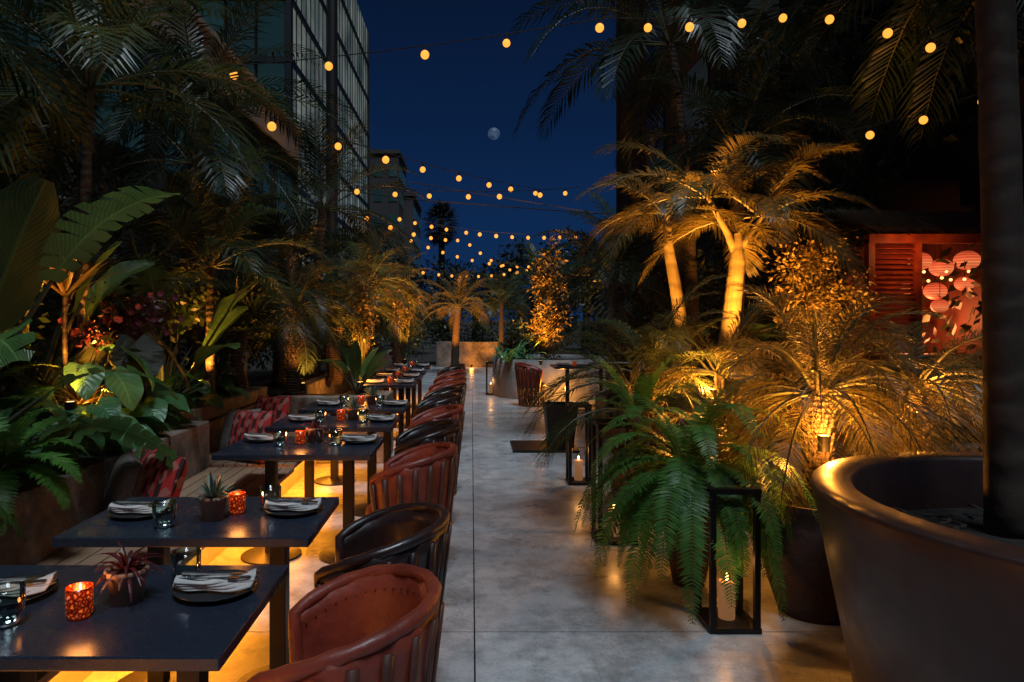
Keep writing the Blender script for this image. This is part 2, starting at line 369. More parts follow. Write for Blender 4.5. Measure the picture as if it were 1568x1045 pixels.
def place(x,y,rot=0,n='place_setting'):
    e=empty(n,(x,y,.751)); e.rotation_euler=(0,0,rot)
    mb=MB(); lathe(mb,[(.001,.004),(.085,.004),(.12,.016),(.128,.02),(.124,.014),(.09,0),(.001,0)],(0,0,0),40); mb.obj('plate',[CER],True,e)
    mb=MB()
    for k in range(4):
        z=.012+k*.007; n=14; vs=[];fs=[]; a=.09*k-.12
        for i in range(n+1):
            u=-.12+.24*i/n; ww=.038-.003*k+.006*math.sin(i*.8+k); h=.004*math.sin(i*1.1+k*2)
            ca,sa=math.cos(a),math.sin(a)
            for (s,zz) in ((-1,0),(-.3,.006+h),(.4,.004),(1,0)): 
                yv=s*ww; vs.append((u*ca-yv*sa,u*sa+yv*ca,z+zz+.012*(u/.12)**4))
        for i in range(n):
            for j in range(3): fs.append((i*4+j,i*4+j+1,i*4+j+5,i*4+j+4))
        mb.add(vs,fs)
    o=mb.obj('napkin',[LINEN],True,e); sd=o.modifiers.new('s','SOLIDIFY'); sd.thickness=.004
    mb=MB()
    for k,dy in enumerate((-.018,.016)):
        tube(mb,[(-.11,dy*1.3,.05),(-.02,dy,.047),(.04,dy*.9,.046)],[.004,.003,.003],6); 
        if k: box(mb,.04,.13,dy-.008,dy+.006,.0455,.0475)
        else:
            box(mb,.04,.07,dy-.01,dy+.01,.0455,.0475)
            for q in range(4): box(mb,.07,.11,dy-.01+q*.0058,dy-.0075+q*.0058,.0455,.0475)
    mb.obj('cutlery',[STEEL],parent=e)
def tumbler(x,y):
    mb=MB(); lathe(mb,[(.001,.004),(.033,.004),(.040,.03),(.043,.105),(.046,.105),(.045,.02),(.036,0),(.001,0)],(0,0,0),28); o=mb.obj('drinking_glass',[GLASS],True); o.location=(x,y,.751)
def votive(x,y,e=1.0):
    o=empty('votive_candle',(x,y,.751)); mb=MB(); lathe(mb,[(.001,.002),(.026,.002),(.034,.014),(.036,.088),(.032,.088),(.031,.02),(.001,.012)],(0,0,0),24); mb.obj('glass_holder',[VOT],True,o)
    mb=MB(); lathe(mb,[(.001,.013),(.027,.013),(.027,.045),(.001,.045)],(0,0,0),16); mb.obj('wax',[WAX],parent=o)
    mb=MB(); ball(mb,(0,0,.062),.006,0,8,2.2); mb.obj('flame',[FLAME],True,o)
    if e: lamp('flame_light','POINT',(0,0,.12),1.3*e,(1,.34,.07),.03,o)
def pot(x,y,kind='agave'):
    e=empty('potted_succulent',(x,y,.751)); mb=MB(); lathe(mb,[(.001,0),(.042,0),(.058,.085),(.062,.088),(.062,.1),(.052,.1),(.05,.085),(.001,.08)],(0,0,0),24); mb.obj('terracotta_pot',[TERRA],True,e)
    mb=MB()
    for i in range(34):
        t=i/34; strap(mb,(0,0,.085),i*2.4,1.35-1.1*t,U(.09,.14) if kind=='agave' else U(.1,.16),.016 if kind=='agave' else .012,.5 if kind=='agave' else 2.2)
    mb.obj('leaves',[BLUE if kind=='agave' else REDL],parent=e)
table(1.72,2.37); table(2.66,3.28); table(4.3,4.98); table(5.4,6.05); table(6.45,7.1)
for y in (8.9,9.9,10.9,12.2): table(y,y+.65,-1.55,-.75)
place(-.80,2.14,.1); tumbler(-.92,2.2); pot(-1.04,2.06,'red'); votive(-1.12,1.95); tumbler(-1.295,1.9); place(-1.42,2.1,.2)
place(-1.45,2.99,.1); tumbler(-1.26,2.8); pot(-1.10,2.91); votive(-1.03,3.0); tumbler(-.9,3.06); place(-.79,3.03,.05)
place(-1.47,4.8,0); tumbler(-1.29,4.6); votive(-1.17,4.67); pot(-1.09,4.75,'red'); tumbler(-.92,4.62); place(-.78,4.75)
for y in (5.75,6.8): place(-1.42,y,U(-.2,.2)); tumbler(-1.25,y-.1); votive(-1.1,y,.8); pot(-1.0,y+.05); tumbler(-.9,y-.08); place(-.76,y,U(-.2,.2))
for y in (9.2,10.2,11.2,12.5): place(-1.3,y,U(-.3,.3)); votive(-1.1,y,0); tumbler(-1.0,y); place(-.9,y,U(-.3,.3))
# ------------------------------------------------------------------ chairs
RED=simple('red_leather',(.27,.045,.020),(.13,.019,.011),4,.45,0,.6,.012,rr=(.38,.6),coat=.05)
DARK=simple('dark_leather',(.028,.011,.010),(.014,.007,.006),5,.4,0,.4,.008,rr=(.28,.45),coat=.15)
CANE=simple('chair_slats',(.09,.03,.018),(.045,.016,.01),10,.5)
def chair(x,y,leather,rot=0):
    e=empty('leather_barrel_chair',(x,y,0)); e.rotation_euler=(0,0,rot+U(-.09,.09))
    A=2.25; n=44
    def top(a): 
        u=abs(a)/A; return .785-.15*u**2.2
    def rr(z): 
        t=(z-.02)/.76; return .225+.085*t**1.1 
    mb=MB(); vs=[];fs=[];zl=6
    for i in range(n+1):
        a=-A+2*A*i/n; tz=top(a); col=[]
        for j in range(zl+1):
            z=.36+(tz-.36)*j/zl; r=rr(z)+(.004 if i%4==0 else 0)+.003*math.sin(i*.9+z*9); col.append((math.cos(a)*r,math.sin(a)*r*1.02,z))
        for j in range(zl,-1,-1):
            z=.40+(tz-.40)*j/zl; r=rr(z)-.035+.003*math.sin(i*.6+z*12); col.append((math.cos(a)*r,math.sin(a)*r*1.02,z))
        vs+=col
    K=2*(zl+1)
    for i in range(n):
        for j in range(K-1): fs.append((i*K+j,(i+1)*K+j,(i+1)*K+j+1,i*K+j+1))
    fs.append(tuple(range(K))); fs.append(tuple(n*K+j for j in range(K))[::-1])
    mb.add(vs,fs); 
    pts=[];rad=[]
    for i in range(n+1):
        a=-A+2*A*i/n; z=top(a); r=rr(z)-.016; pts.append((math.cos(a)*r,math.sin(a)*r*1.02,z+.002)); rad.append(.022+.0018*math.sin(i*1.7))
    for sgn in (0,1):
        a=-A if sgn==0 else A; ext=[]
        for q in range(5):
            z=top(a)-(.0+.06*q); r=rr(z)-.016; ext.append((math.cos(a)*r,math.sin(a)*r*1.02,z))
        if sgn==0: pts=ext[:0:-1]+pts; rad=[.02,.022,.024,.025]+rad
        else: pts=pts+ext[1:]; rad=rad+[.025,.024,.022,.02]
    tube(mb,pts,rad,10)
    mb.obj('leather_shell',[leather],True,e)
    mb=MB(); lathe(mb,[(.001,.455),(.15,.452),(.24,.435),(.262,.41),(.262,.375),(.24,.36),(.001,.36)],(0,0,0),36); mb.obj('seat',[leather],True,e)
    mb=MB()
    for i in range(34):
        a=-A*.95+2*A*.95*i/33; z=top(a)-.05
        r=rr(z)-.037; ball(mb,(math.cos(a)*r,math.sin(a)*r*1.02,z),.003,0,5)
    mb.obj('studs',[BLK],True,e)
    mb=MB(); m_=15
    for i in range(m_):
        a=-A*.97+2*A*.97*i/(m_-1); zt=top(a)-.03; vs=[]
        for j in range(6):
            z=zt+(.03-zt)*j/5; r=rr(z)+.007; da=.016/r
            for (aa,r2) in ((a-da,r),(a,r+.006),(a+da,r)): vs.append((math.cos(aa)*r2,math.sin(aa)*r2*1.02,z))
        mb.add(vs,[(j*3+k,j*3+k+1,j*3+k+4,j*3+k+3) for j in range(5) for k in (0,1)])
    o=mb.obj('outer_straps',[CANE if leather is RED else leather],True,e); sd=o.modifiers.new('s','SOLIDIFY'); sd.thickness=.006
    mb=MB(); m_=18
    for i in range(m_):
        a=2*math.pi*i/m_
        for dl in (.33,-.33):
            p0=(math.cos(a)*.265,math.sin(a)*.265,.37); p1=(math.cos(a+dl*.5)*.225,math.sin(a+dl*.5)*.225,.2); p2=(math.cos(a+dl)*.235,math.sin(a+dl)*.235,.02)
            tube(mb,[p0,p1,p2],.009,5)
    for z,r in ((.02,.24),(.2,.232),(.355,.262)):
        tube(mb,[(math.cos(t*.2618)*r,math.sin(t*.2618)*r,z) for t in range(25)],.012,6,0,False)
    mb.obj('slatted_base',[CANE],parent=e)
for i,(y,l) in enumerate([(2.03,RED),(2.80,DARK),(4.32,RED),(5.3,DARK),(6.3,RED),(7.35,DARK),(8.2,DARK),(9.0,RED),(9.8,RED),(10.9,RED),(12.3,DARK)]):
    chair(-.405+(0 if i<3 else U(-.04,.03)),y,l)
chair(1.12,12.7,RED,math.pi*.95)
table(12.3,13.1,1.5,2.6)
votive(1.9,12.6,0); place(1.7,12.7); place(2.3,12.7)
lamp('table_led_light','POINT',(1.75,12.9,.3),60,(1,.36,.035),.05)
# ------------------------------------------------------------------ pillows
m,nt,p=newmat('woven_pillow'); tc=N(nt,'ShaderNodeTexCoord')
wv=N(nt,'ShaderNodeTexWave',bands_direction='X'); wv.inputs['Scale'].default_value=5; wv.inputs['Distortion'].default_value=0; nt.links.new(tc.outputs['Object'],wv.inputs['Vector'])
ck=N(nt,'ShaderNodeTexMagic'); ck.inputs['Scale'].default_value=9; nt.links.new(tc.outputs['Object'],ck.inputs['Vector'])
c1=ramp(nt,wv.outputs['Fac'],[(.35,(.5,.03,.03)),(.5,(.05,.014,.014))]); c2=ramp(nt,ck.outputs['Fac'],[(.55,g(1)),(.62,g(0))])
nt.links.new(mix(nt,c2,(.42,.15,.12),c1),p.inputs['Base Color']); p.inputs['Roughness'].default_value=.9; bump(nt,p,noise(nt,120,2),.4,.003); PIL=m
GREYP=simple('grey_pillow_back',(.2,.17,.15),(.13,.11,.10),60,.95)
def pillow(x,y,z,rz,tilt=.35,s=.21,mat=None):
    n=12; vs=[];fs=[]
    for side in (1,-1):
        for i in range(n+1):
            for j in range(n+1):
                u=-1+2*i/n; v=-1+2*j/n; t=((1-u**4)*(1-v**4))**.5; pin=1-.08*(1-abs(u*v))*(max(abs(u),abs(v))**4)
                vs.append((u*s*pin,side*(.075*t+.002),v*s*pin))
    K=(n+1)**2
    for i in range(n):
        for j in range(n):
            a=i*(n+1)+j; fs.append((a,a+1,a+n+2,a+n+1)); fs.append((K+a,K+a+n+1,K+a+n+2,K+a+1))
    mb=MB(); mb.add(vs,fs); o=mb.obj('throw_pillow',[mat or PIL],True); o.location=(x,y,z); o.rotation_euler=(tilt,U(-.08,.08),rz)
pillow(-1.74,3.75,.66,-.75,-.35,.22); pillow(-1.93,3.80,.64,-.95,-.25,.2,GREYP)
pillow(-1.8,5.55,.66,-.5,-.3,.21); pillow(-1.93,5.7,.66,-.55,-.3,.2,GREYP); pillow(-1.9,6.45,.68,-.5,-.3,.21)
# ------------------------------------------------------------------ lanterns
def lantern(x,y,w_=.25,h=.76,lit=1.0):
    e=empty('candle_lantern',(x,y,0)); mb=MB(); s=w_/2; t=.03
    for a in (-1,1):
        for b in (-1,1): box(mb,min(a*s,a*(s-t)),max(a*s,a*(s-t)),min(b*s,b*(s-t)),max(b*s,b*(s-t)),.03,h-.03)
    box(mb,-s-.004,s+.004,-s-.004,s+.004,.002,.03); 
    for b in (-1,1):
        y0,y1=min(b*s,b*(s-t)),max(b*s,b*(s-t))
        box(mb,-s-.004,s+.004,y0-.003,y1+.003,h-.03,h)
        box(mb,min(b*s,b*(s-t)),max(b*s,b*(s-t)),-s+t+.004,s-t-.004,h-.03,h-.001)
    mb.obj('frame',[BLK],parent=e,bevel=.002)
    mb=MB(); lathe(mb,[(.001,.031),(.042,.031),(.043,.22),(.036,.225),(.03,.215),(.001,.213)],(0,0,0),24); mb.obj('candle',[WAX],True,e)
    mb=MB(); ball(mb,(0,0,.245),.009,0,8,2.4); mb.obj('flame',[FLAME],True,e)
    lamp('flame_light','POINT',(0,0,.32),1.5*lit,(1,.42,.1),.02,e)
lantern(1.345,3.6,.255,.74); lantern(1.04,4.98,.28,.86); lantern(1.05,6.7,.22,.78); lantern(.41,14.6,.2,.7)
mb=MB(); box(mb,.5,1.3,8.2,8.9,.001,.03); mb.obj('umbrella_base',[BLK],bevel=.006)
mb=MB(); s1,s2=.15,.2; vs=[(1.1-s1,8.5-s1,.03),(1.1+s1,8.5-s1,.03),(1.1+s1,8.5+s1,.03),(1.1-s1,8.5+s1,.03),(1.1-s2,8.5-s2,.56),(1.1+s2,8.5-s2,.56),(1.1+s2,8.5+s2,.56),(1.1-s2,8.5+s2,.56),(1.1-s2+.03,8.5-s2+.03,.56),(1.1+s2-.03,8.5-s2+.03,.56),(1.1+s2-.03,8.5+s2-.03,.56),(1.1-s2+.03,8.5+s2-.03,.56),(1.1-s2+.03,8.5-s2+.03,.5),(1.1+s2-.03,8.5-s2+.03,.5),(1.1+s2-.03,8.5+s2-.03,.5),(1.1-s2+.03,8.5+s2-.03,.5)]
mb.add(vs,[(0,3,2,1),(0,1,5,4),(1,2,6,5),(2,3,7,6),(3,0,4,7),(4,5,9,8),(5,6,10,9),(6,7,11,10),(7,4,8,11),(8,9,13,12),(9,10,14,13),(10,11,15,14),(11,8,12,15),(12,13,14,15)])
mb.obj('black_planter_box',[BLK],bevel=.004)
# ------------------------------------------------------------------ big planter & pots
BRONZE=simple('bronze_planter_paint',(.040,.019,.014),(.030,.014,.011),14,.36,.1,.12,.002,rr=(.34,.48))
mb=MB(); Cx,Cy=2.28,2.40
lathe(mb,[(.001,0),(.78,0),(.80,.02),(.96,.86),(.975,.93),(.972,.945),(.965,.95),(.835,.95),(.828,.944),(.82,.93),(.79,.70)],(Cx,Cy,.001),128)
lathe(mb,[(.80,.72),(.4,.74),(.001,.75)],(Cx,Cy,0),48,1); mb.obj('large_round_planter',[BRONZE,SOIL],True)
mb=MB()
for i in range(350):
    a=U(0,6.28); r=.72*math.sqrt(U(0,1)); q=V(Cx+r*math.cos(a),Cy+r*math.sin(a),.75+U(0,.02)); b=U(0,6.28); d=V(math.cos(b),math.sin(b),U(-.1,.4))*U(.03,.08); s_=V(-math.sin(b),math.cos(b),0)*.012; mb.add([q,q+d*.5+s_,q+d,q+d*.5-s_],[(0,1,2,3)])
mb.obj('leaf_litter',[simple('dry_leaf',(.035,.016,.008),(.015,.008,.005),9,1.0)])
DPOT=simple('dark_clay_pot',(.05,.025,.02),(.02,.012,.01),9,.6,0,.7,.012)
def claypot(x,y,h,r,mat=DPOT):
    mb=MB(); lathe(mb,[(.001,0),(r*.62,0),(r*.8,h*.25),(r*1.02,h*.62),(r*.98,h*.82),(r*.84,h*.93),(r*.95,h),(r*.85,h),(r*.75,h*.9)],(x,y,.001),40); lathe(mb,[(r*.8,h*.9),(.001,h*.92)],(x,y,0),24,1); return mb.obj('clay_pot',[mat,SOIL],True)
claypot(1.87,3.75,.62,.28); claypot(1.32,4.15,.55,.15); claypot(1.35,5.5,.55,.25); claypot(2.6,4.1,.6,.28)
mb=MB(); box(mb,1.9,5.8,5.9,6.1,0,.5); box(mb,1.9,2.1,6.102,10.5,0,.5); box(mb,2.102,5.8,6.102,10.4,.2,.44,1); mb.obj('side_planter_wall',[CONC,SOIL],bevel=.01)
mb=MB(); lathe(mb,[(1.25,0),(1.25,.8),(1.1,.8),(1.1,.7)],(1.7,14.7,.001),64); lathe(mb,[(1.12,.7),(.001,.75)],(1.7,14.7,0),32,1); mb.obj('curved_concrete_planter',[simple('light_concrete',(.22,.22,.215),(.13,.13,.13),4,.75,bs=.5,bd=.02),SOIL],True)
# ------------------------------------------------------------------ uplights
LENS=emit('uplight_lens',(1,.6,.2),5)
OC=(1,.35,.042)
def uplight(x,y,z,e,tgt=None,size=1.7,r=.05,fix=True,col=OC,blend=.5):
    o=empty('garden_uplight',(x,y,z)); 
    if fix:
        mb=MB(); lathe(mb,[(.001,-.1),(.03,-.1),(.035,-.02),(.035,-.012),(.03,-.012),(.001,-.02)],(0,0,0),14,0); lathe(mb,[(.001,-.014),(.028,-.014)],(0,0,0),14,1); mb.obj('fixture',[BLK,LENS],parent=o)
    if tgt:
        l=lamp('uplight_beam','SPOT',(0,0,0.01),e,col,r,o,spot_size=size,spot_blend=blend); l.rotation_euler=(Vector(tgt)-V(x,y,z)).to_track_quat('-Z','Y').to_euler()
    else: lamp('uplight_glow','POINT',(0,0,.03),e,col,r,o)
uplight(-2.42,4.12,1.12,150,(-2.66,4.5,2.1),1.3)
uplight(-2.55,4.75,1.0,380,(-2.85,5.0,3.0),.8)
uplight(-2.50,4.45,.98,8)
uplight(-2.45,6.15,1.0,220,(-2.45,6.6,2.3),1.4)
uplight(-2.6,5.35,1.0,12)
uplight(-1.85,7.5,.92,120,(-2.15,8.2,1.9),1.5)
uplight(-1.42,8.7,.82,320,(-1.5,9.3,1.9),1.3)
uplight(-1.45,9.0,.80,20)
uplight(-1.75,9.8,.9,300,(-1.6,10.4,2.0),1.4)
uplight(-1.85,11.6,.95,450,(-1.9,12.6,2.4),1.4)
uplight(-1.2,12.3,.9,560,(-1.3,13.0,2.0),1.3)
uplight(-1.7,14.4,.95,500,(-1.6,15.6,2.5),1.5)
uplight(-.7,19.2,.3,1000,(-.5,20.6,2.2),1.2)
uplight(.5,21.5,.3,250,(.6,22.8,1.6),1.7)
uplight(-1.4,16.4,.9,450,(-1.5,17.6,2.0),1.4)
uplight(.0,22.9,.12,10)
uplight(1.35,13.3,.82,1600,(1.6,14.5,1.9),1.1)
uplight(1.62,4.9,.75,280,(1.6,5.6,1.5),1.7)
uplight(1.78,5.05,1.1,65)
uplight(1.90,3.50,.68,130,(1.97,3.88,1.25),1.5)
uplight(1.93,3.74,.98,38,r=.03)
uplight(2.6,4.0,.66,90,(2.78,4.3,1.4),1.5)
uplight(2.72,4.16,1.05,26,r=.03)
uplight(2.42,6.15,.75,1600,(2.72,7.0,2.65),.9,blend=.8)
uplight(3.1,6.25,1.1,640,(3.5,7.1,1.9),1.2)
uplight(1.95,6.7,.75,600,(2.12,7.4,2.75),.9,blend=.8)
# ------------------------------------------------------------------ left planting
M3=[DPALM,STEM,TRUNK]; P3=[PALM,STEM,TRUNK]
palm('feather_palm',-2.85,5.0,.74,3.3,16,1.7,.035,(.05,0),P3,ll=.5,lw=.014,droop=1.6,n=34,ld=.6)
palm('feather_palm',-2.9,3.0,.74,3.15,16,1.5,.05,(-.1,0),M3,ll=.5,lw=.014,droop=1.5,n=34,ld=.6)
palm('feather_palm',-2.85,7.0,.74,3.2,16,1.6,.05,(0,0),M3,ll=.42,lw=.012,droop=1.7,n=34)
palm('feather_palm',-4.2,4.9,.74,4.6,18,2.0,.07,(0,0),M3,ll=.55,lw=.016,droop=1.5,n=34)
palm('feather_palm',-3.3,7.8,.74,4.1,18,2.0,.05,(.2,0),M3,ll=.45,lw=.012,droop=1.6,n=36)
palm('feather_palm',-2.2,9.6,.74,3.15,18,1.6,.06,(.1,0),M3,ll=.4,lw=.013,droop=1.5,n=32)
palm('feather_palm',-4.7,8.0,.74,4.6,18,1.9,.08,(0,0),M3,ll=.5,lw=.016,droop=1.4,n=30)
palm('feather_palm',-2.45,6.4,.74,2.1,18,1.2,.035,(0,0),P3,ll=.36,lw=.01,droop=1.6,n=34,ld=.6)
palm('pygmy_date_palm',-2.1,8.1,.74,1.75,32,1.0,.08,(0,0),[DPALM,STEM,FIB],True,ll=.27,lw=.006,droop=2.1,n=38,ld=.5,elmin=-.6)
palm('pygmy_date_palm',-1.6,10.3,.3,1.8,28,1.05,.09,(0,0),[PALM,STEM,FIB],True,ll=.27,lw=.006,droop=1.9,n=36,ld=.5,elmin=-.5)
palm('pygmy_date_palm',-1.9,12.6,.3,2.3,26,1.2,.09,(0,0),[PALM,STEM,FIB],True,ll=.3,lw=.008,droop=1.9,n=34,ld=.5,elmin=-.4)
palm('pygmy_date_palm',-1.7,15.6,.3,2.2,26,1.2,.09,(0,0),[LITPALM,STEM,FIB],True,ll=.3,lw=.008,droop=1.9,n=30,ld=.5,elmin=-.4)
palm('feather_palm',-.5,20.6,0,2.0,20,1.4,.1,(.1,0),[LITPALM,STEM,FIB],ll=.35,lw=.014,droop=1.5,n=26)
fanpalm('fan_palm',-2.5,8.9,.74,2.3,18,.6,.5)
fanpalm('fan_palm',-2.4,13.9,.5,2.6,18,.7,.6)
fanpalm('fan_palm',-2.75,5.7,.74,1.95,16,.55,.45)
fanpalm('fan_palm',-1.9,9.4,.74,1.5,16,.4,.4)
fanpalm('fan_palm',-2.45,7.2,.74,1.45,16,.4,.4,.06)
mb=MB()
for az,el,pet,L,W,sp_,dr in [(.1,1.35,.75,.85,.42,0,.35),(-.7,1.0,.7,.8,.3,.15,1.5),(.6,.9,.6,.75,.28,.2,1.7),(-1.5,1.2,.9,.8,.32,0,.8),(.3,.65,.5,.7,.28,.25,1.4),(1.6,1.2,.9,.8,.3,0,1.0),(2.8,1.1,.9,.8,.3,.1,1.0),(-.2,1.1,1.2,.8,.32,.1,1.1),(-1.1,.6,.5,.7,.28,.3,1.4)]:
    broad(mb,(-2.62,3.35,.78),az,el,pet,L,W,'ban',dr,split=sp_,roll=-.7 if az==.1 else U(-.4,.4),r=.014)
mb.obj('banana_plant',[BAN,STEM])
mb=MB()
for i in range(10): broad(mb,(-2.65,6.0,.78),i*2.4,U(.9,1.35),U(.6,1.1),U(.45,.6),U(.22,.3),'ban',U(.6,1.3),roll=U(-.5,.5),r=.012,split=R.choice([0,.1]))
mb.obj('bird_of_paradise_plant',[BAN,STEM])
mb=MB()
for i in range(9): broad(mb,(-3.0,4.6,.78),i*2.4+.5,U(1.0,1.4),U(.9,1.4),U(.55,.75),U(.26,.34),'ban',U(.6,1.3),roll=U(-.5,.5),r=.012,split=R.choice([0,.15]))
mb.obj('banana_plant',[BAN,STEM])
mb=MB()
for i in range(8): broad(mb,(-1.35,8.05,.72),i*2.4,U(.9,1.4),U(.15,.35),U(.35,.5),U(.14,.2),'ban',U(.4,1.0),roll=U(-.5,.5),r=.008)
mb.obj('bird_of_paradise_plant',[BAN,STEM])
mb=MB()
for i in range(5): broad(mb,(-2.5,4.95,.78),-.9+i*1.3,1.25,U(.6,.75),.36,.34,'heart',.3,el2=-1.0,fold=.12,r=.01)
mb.obj('taro_plant',[ELE,STEM])
for (x,y,n_,s_,tall) in [(-2.5,3.75,26,.27,.45),(-2.5,4.3,26,.27,.5),(-2.48,4.85,26,.25,.5),(-2.95,4.0,20,.32,.7),(-2.75,5.6,24,.24,.55),(-2.8,6.3,20,.23,.5),(-2.85,6.9,20,.23,.5),(-3.1,5.2,18,.3,.8),(-2.52,5.25,20,.24,.45),(-2.34,4.05,16,.22,.3),(-2.34,4.55,16,.22,.3),(-2.34,5.0,14,.2,.28),(-2.65,4.6,16,.3,.75),(-2.6,6.7,16,.22,.4),(-2.6,5.9,16,.22,.4)]:
    mb=MB()
    for i in range(n_):
        az=i*2.4+U(-.3,.3); k_=math.cos(az)>.3
        broad(mb,(x,y,.75),az,U(.6,1.35) if k_ else U(.35,1.3),U(.12,tall),s_*U(.75,1.2),s_*U(.7,.95),'heart',U(.8,1.5),el2=U(-.8,.2),fold=U(.05,.3),roll=U(-.4,.4),r=.005)
    mb.obj('philodendron_plant',[BROAD,STEM],True)
def fernplant(x,y,z,n_,L,mat=FERN,ll=.085,dn=46,droop=2.4,elmin=.0,elmax=1.3,lw=.0085,name='boston_fern'):
    mb=MB(); crown(mb,(x,y,z),n_,L,elmin,elmax,n=dn,ll=ll,lw=lw,droop=droop,fwd=.12,lift=.05,ld=.15,stalk=.08,r=.004); return mb.obj(name,[mat,STEM])
fernplant(-2.22,3.2,.9,24,.5,elmin=.0); fernplant(-2.35,2.75,.85,14,.5)
fernplant(-2.5,5.35,.95,12,.42,elmin=.3)
fernplant(-2.9,3.7,1.0,16,.7,droop=1.5)
CORD=leaf('cordyline_leaf',(.14,.10,.03),(.24,.14,.05),.4,.4)
mb=MB()
for i in range(30): strap(mb,(-2.62,4.4,1.75),i*2.4,1.45-.9*i/30,U(.35,.6),.032,.35)
tube(mb,[(-2.6,4.4,.74),(-2.62,4.4,1.3),(-2.62,4.4,1.76)],.014,6,1)
for i in range(28): strap(mb,(-2.55,4.45,1.05),i*2.4,1.4-1.2*i/28,U(.25,.42),.03,.8)
mb.obj('cordyline_plant',[CORD,TRUNK])
mb=MB()
for i in range(30): strap(mb,(-2.55,5.6,.85),i*2.4,1.45-1.0*i/30,U(.4,.7),.04,.6)
mb.obj('dracaena_plant',[BLUE])
mb=MB(); shrub('',(-2.45,4.85,1.6),(.38,.25,.25),900,.045,mb=mb,fin=False,z0=.75)
for i in range(18):
    q=V(-2.42+U(-.38,.38),4.75+U(-.25,.15),1.62+U(-.18,.18))
    for k in range(7): 
        a=k*.9; dv=V(math.cos(a),-.3,math.sin(a)); s_=V(-math.sin(a),0,math.cos(a)); mb.add([q,q+dv*.014+s_*.009,q+dv*.025,q+dv*.014-s_*.009],[(0,1,2,3)],2)
mb.obj('flowering_shrub',[REDL,STEM,PINK])
shrub('gold_lit_shrub',(-1.5,9.25,1.85),(.22,.22,.5),1300,.06,mats=[LITSHRUB,STEM],z0=.75)
shrub('gold_lit_shrub',(-1.3,13.0,2.0),(.3,.35,.55),1500,.07,mats=[LITSHRUB,STEM],z0=.75)
for (c_,s_,n_,ls) in [((-3.4,4.2,1.6),(.8,.8,1.0),2600,.08),((-3.4,6.2,1.9),(.8,1.2,1.2),3000,.08),((-3.2,8.5,1.8),(.9,1.4,1.2),3000,.08),((-2.9,11,1.8),(.9,1.4,1.3),3000,.09),((-2.9,14.5,1.9),(.9,2,1.5),3000,.1),((-2.9,18.7,2.0),(1.1,1.8,1.8),3000,.11),((-2.2,22.3,1.8),(1.2,1.6,1.8),2600,.12),
    ((-4.2,2.4,2.0),(.9,1.6,1.4),2600,.09),((-4.8,6,3.2),(.8,3.5,1.1),3800,.1),((-2.7,7.3,1.3),(.4,.5,.5),900,.06),((-2.2,11.9,1.3),(.5,.4,.7),1200,.06),((-2.0,13.8,1.3),(.4,.5,.6),1200,.07),((-1.7,18.2,1.1),(.5,1.3,.8),1500,.08),((-1.75,10.7,1.7),(.3,.3,.6),900,.05)]:
    shrub('leafy_shrub',c_,s_,n_,ls,z0=.7)
mb=MB()
for i in range(5000):
    y=U(3,24); z=U(.8,6.2)
    if math.sin(y*2.1)+math.sin(z*1.7+y)+U(-1.5,1.5)<-.2: continue
    q=V(-5.9+U(0,.25),y,z); dv=V(U(.1,.8),U(-1,1),U(-1,.3)).normalized(); sd=dv.cross(V(1,0,.3)).normalized(); l=U(.08,.16); mb.add([q,q+dv*l*.5+sd*l*.3,q+dv*l,q+dv*l*.5-sd*l*.3],[(0,1,2,3)])
mb.obj('climbing_vine',[SHR])
# ------------------------------------------------------------------ right planting
mb=MB(); crown(mb,(1.28,4.02,.74),42,.82,-.3,1.3,n=50,ll=.095,lw=.009,droop=3.0,fwd=.12,lift=.05,ld=.15,stalk=.06,r=.004)
for i in range(22): frond(mb,(1.28+U(-.08,.08),3.98+U(-.1,.05),.72),-math.pi/2+U(-1.5,1.5),U(-.1,.6),U(.75,.98),n=50,ll=.095,lw=.009,droop=3.4,fwd=.12,lift=.05,ld=.15,stalk=.06,r=.004)
mb.obj('boston_fern',[FERN,STEM])
fernplant(1.15,4.7,.95,12,.5,ll=.08,dn=40,droop=1.6,elmin=.3)
palm('pygmy_date_palm',1.98,3.9,.62,1.18,46,.8,.055,(0,0),[LITPALM,STEM,FIB],True,ll=.23,lw=.0036,droop=2.3,n=48,ld=.45,elmin=-.5,elmax=1.4)
palm('pygmy_date_palm',2.8,4.3,.6,1.2,34,.85,.06,(0,0),[LITPALM,STEM,FIB],True,ll=.25,lw=.004,droop=2.2,n=44,ld=.45,elmin=-.5,elmax=1.1)
mb=MB(); 
for k in range(7): 
    cx,cy=1.4+U(-.15,.15),5.5+U(-.15,.15); h=U(.3,.9); tube(mb,[(cx,cy,.5),(cx+U(-.05,.05),cy,.5+h)],.012,6,2); crown(mb,(cx,cy,.5+h),6,1.0,-.1,1.3,n=36,ll=.26,lw=.006,droop=1.8,ld=.5)
mb.obj('areca_palm',[PALM,STEM,TRUNK])
mb=MB()
for k in range(5): 
    cx,cy=2.0+U(-.15,.15),5.4+U(-.15,.15); h=U(.3,.7); tube(mb,[(cx,cy,.3),(cx+U(-.05,.05),cy,.5+h)],.012,6,2); crown(mb,(cx,cy,.5+h),6,.85,-.1,1.3,n=36,ll=.24,lw=.0055,droop=1.9,ld=.5)
mb.obj('areca_palm',[LITPALM,STEM,TRUNK])
def curvepalm(name,pts,rad,crowns,mats,**k):
    mb=MB(); 
    for P_,r_ in zip(pts,rad): tube(mb,P_,r_,14,2)
    for c_,nf,L in crowns: crown(mb,c_,nf,L,**k)
    return mb.obj(name,mats)
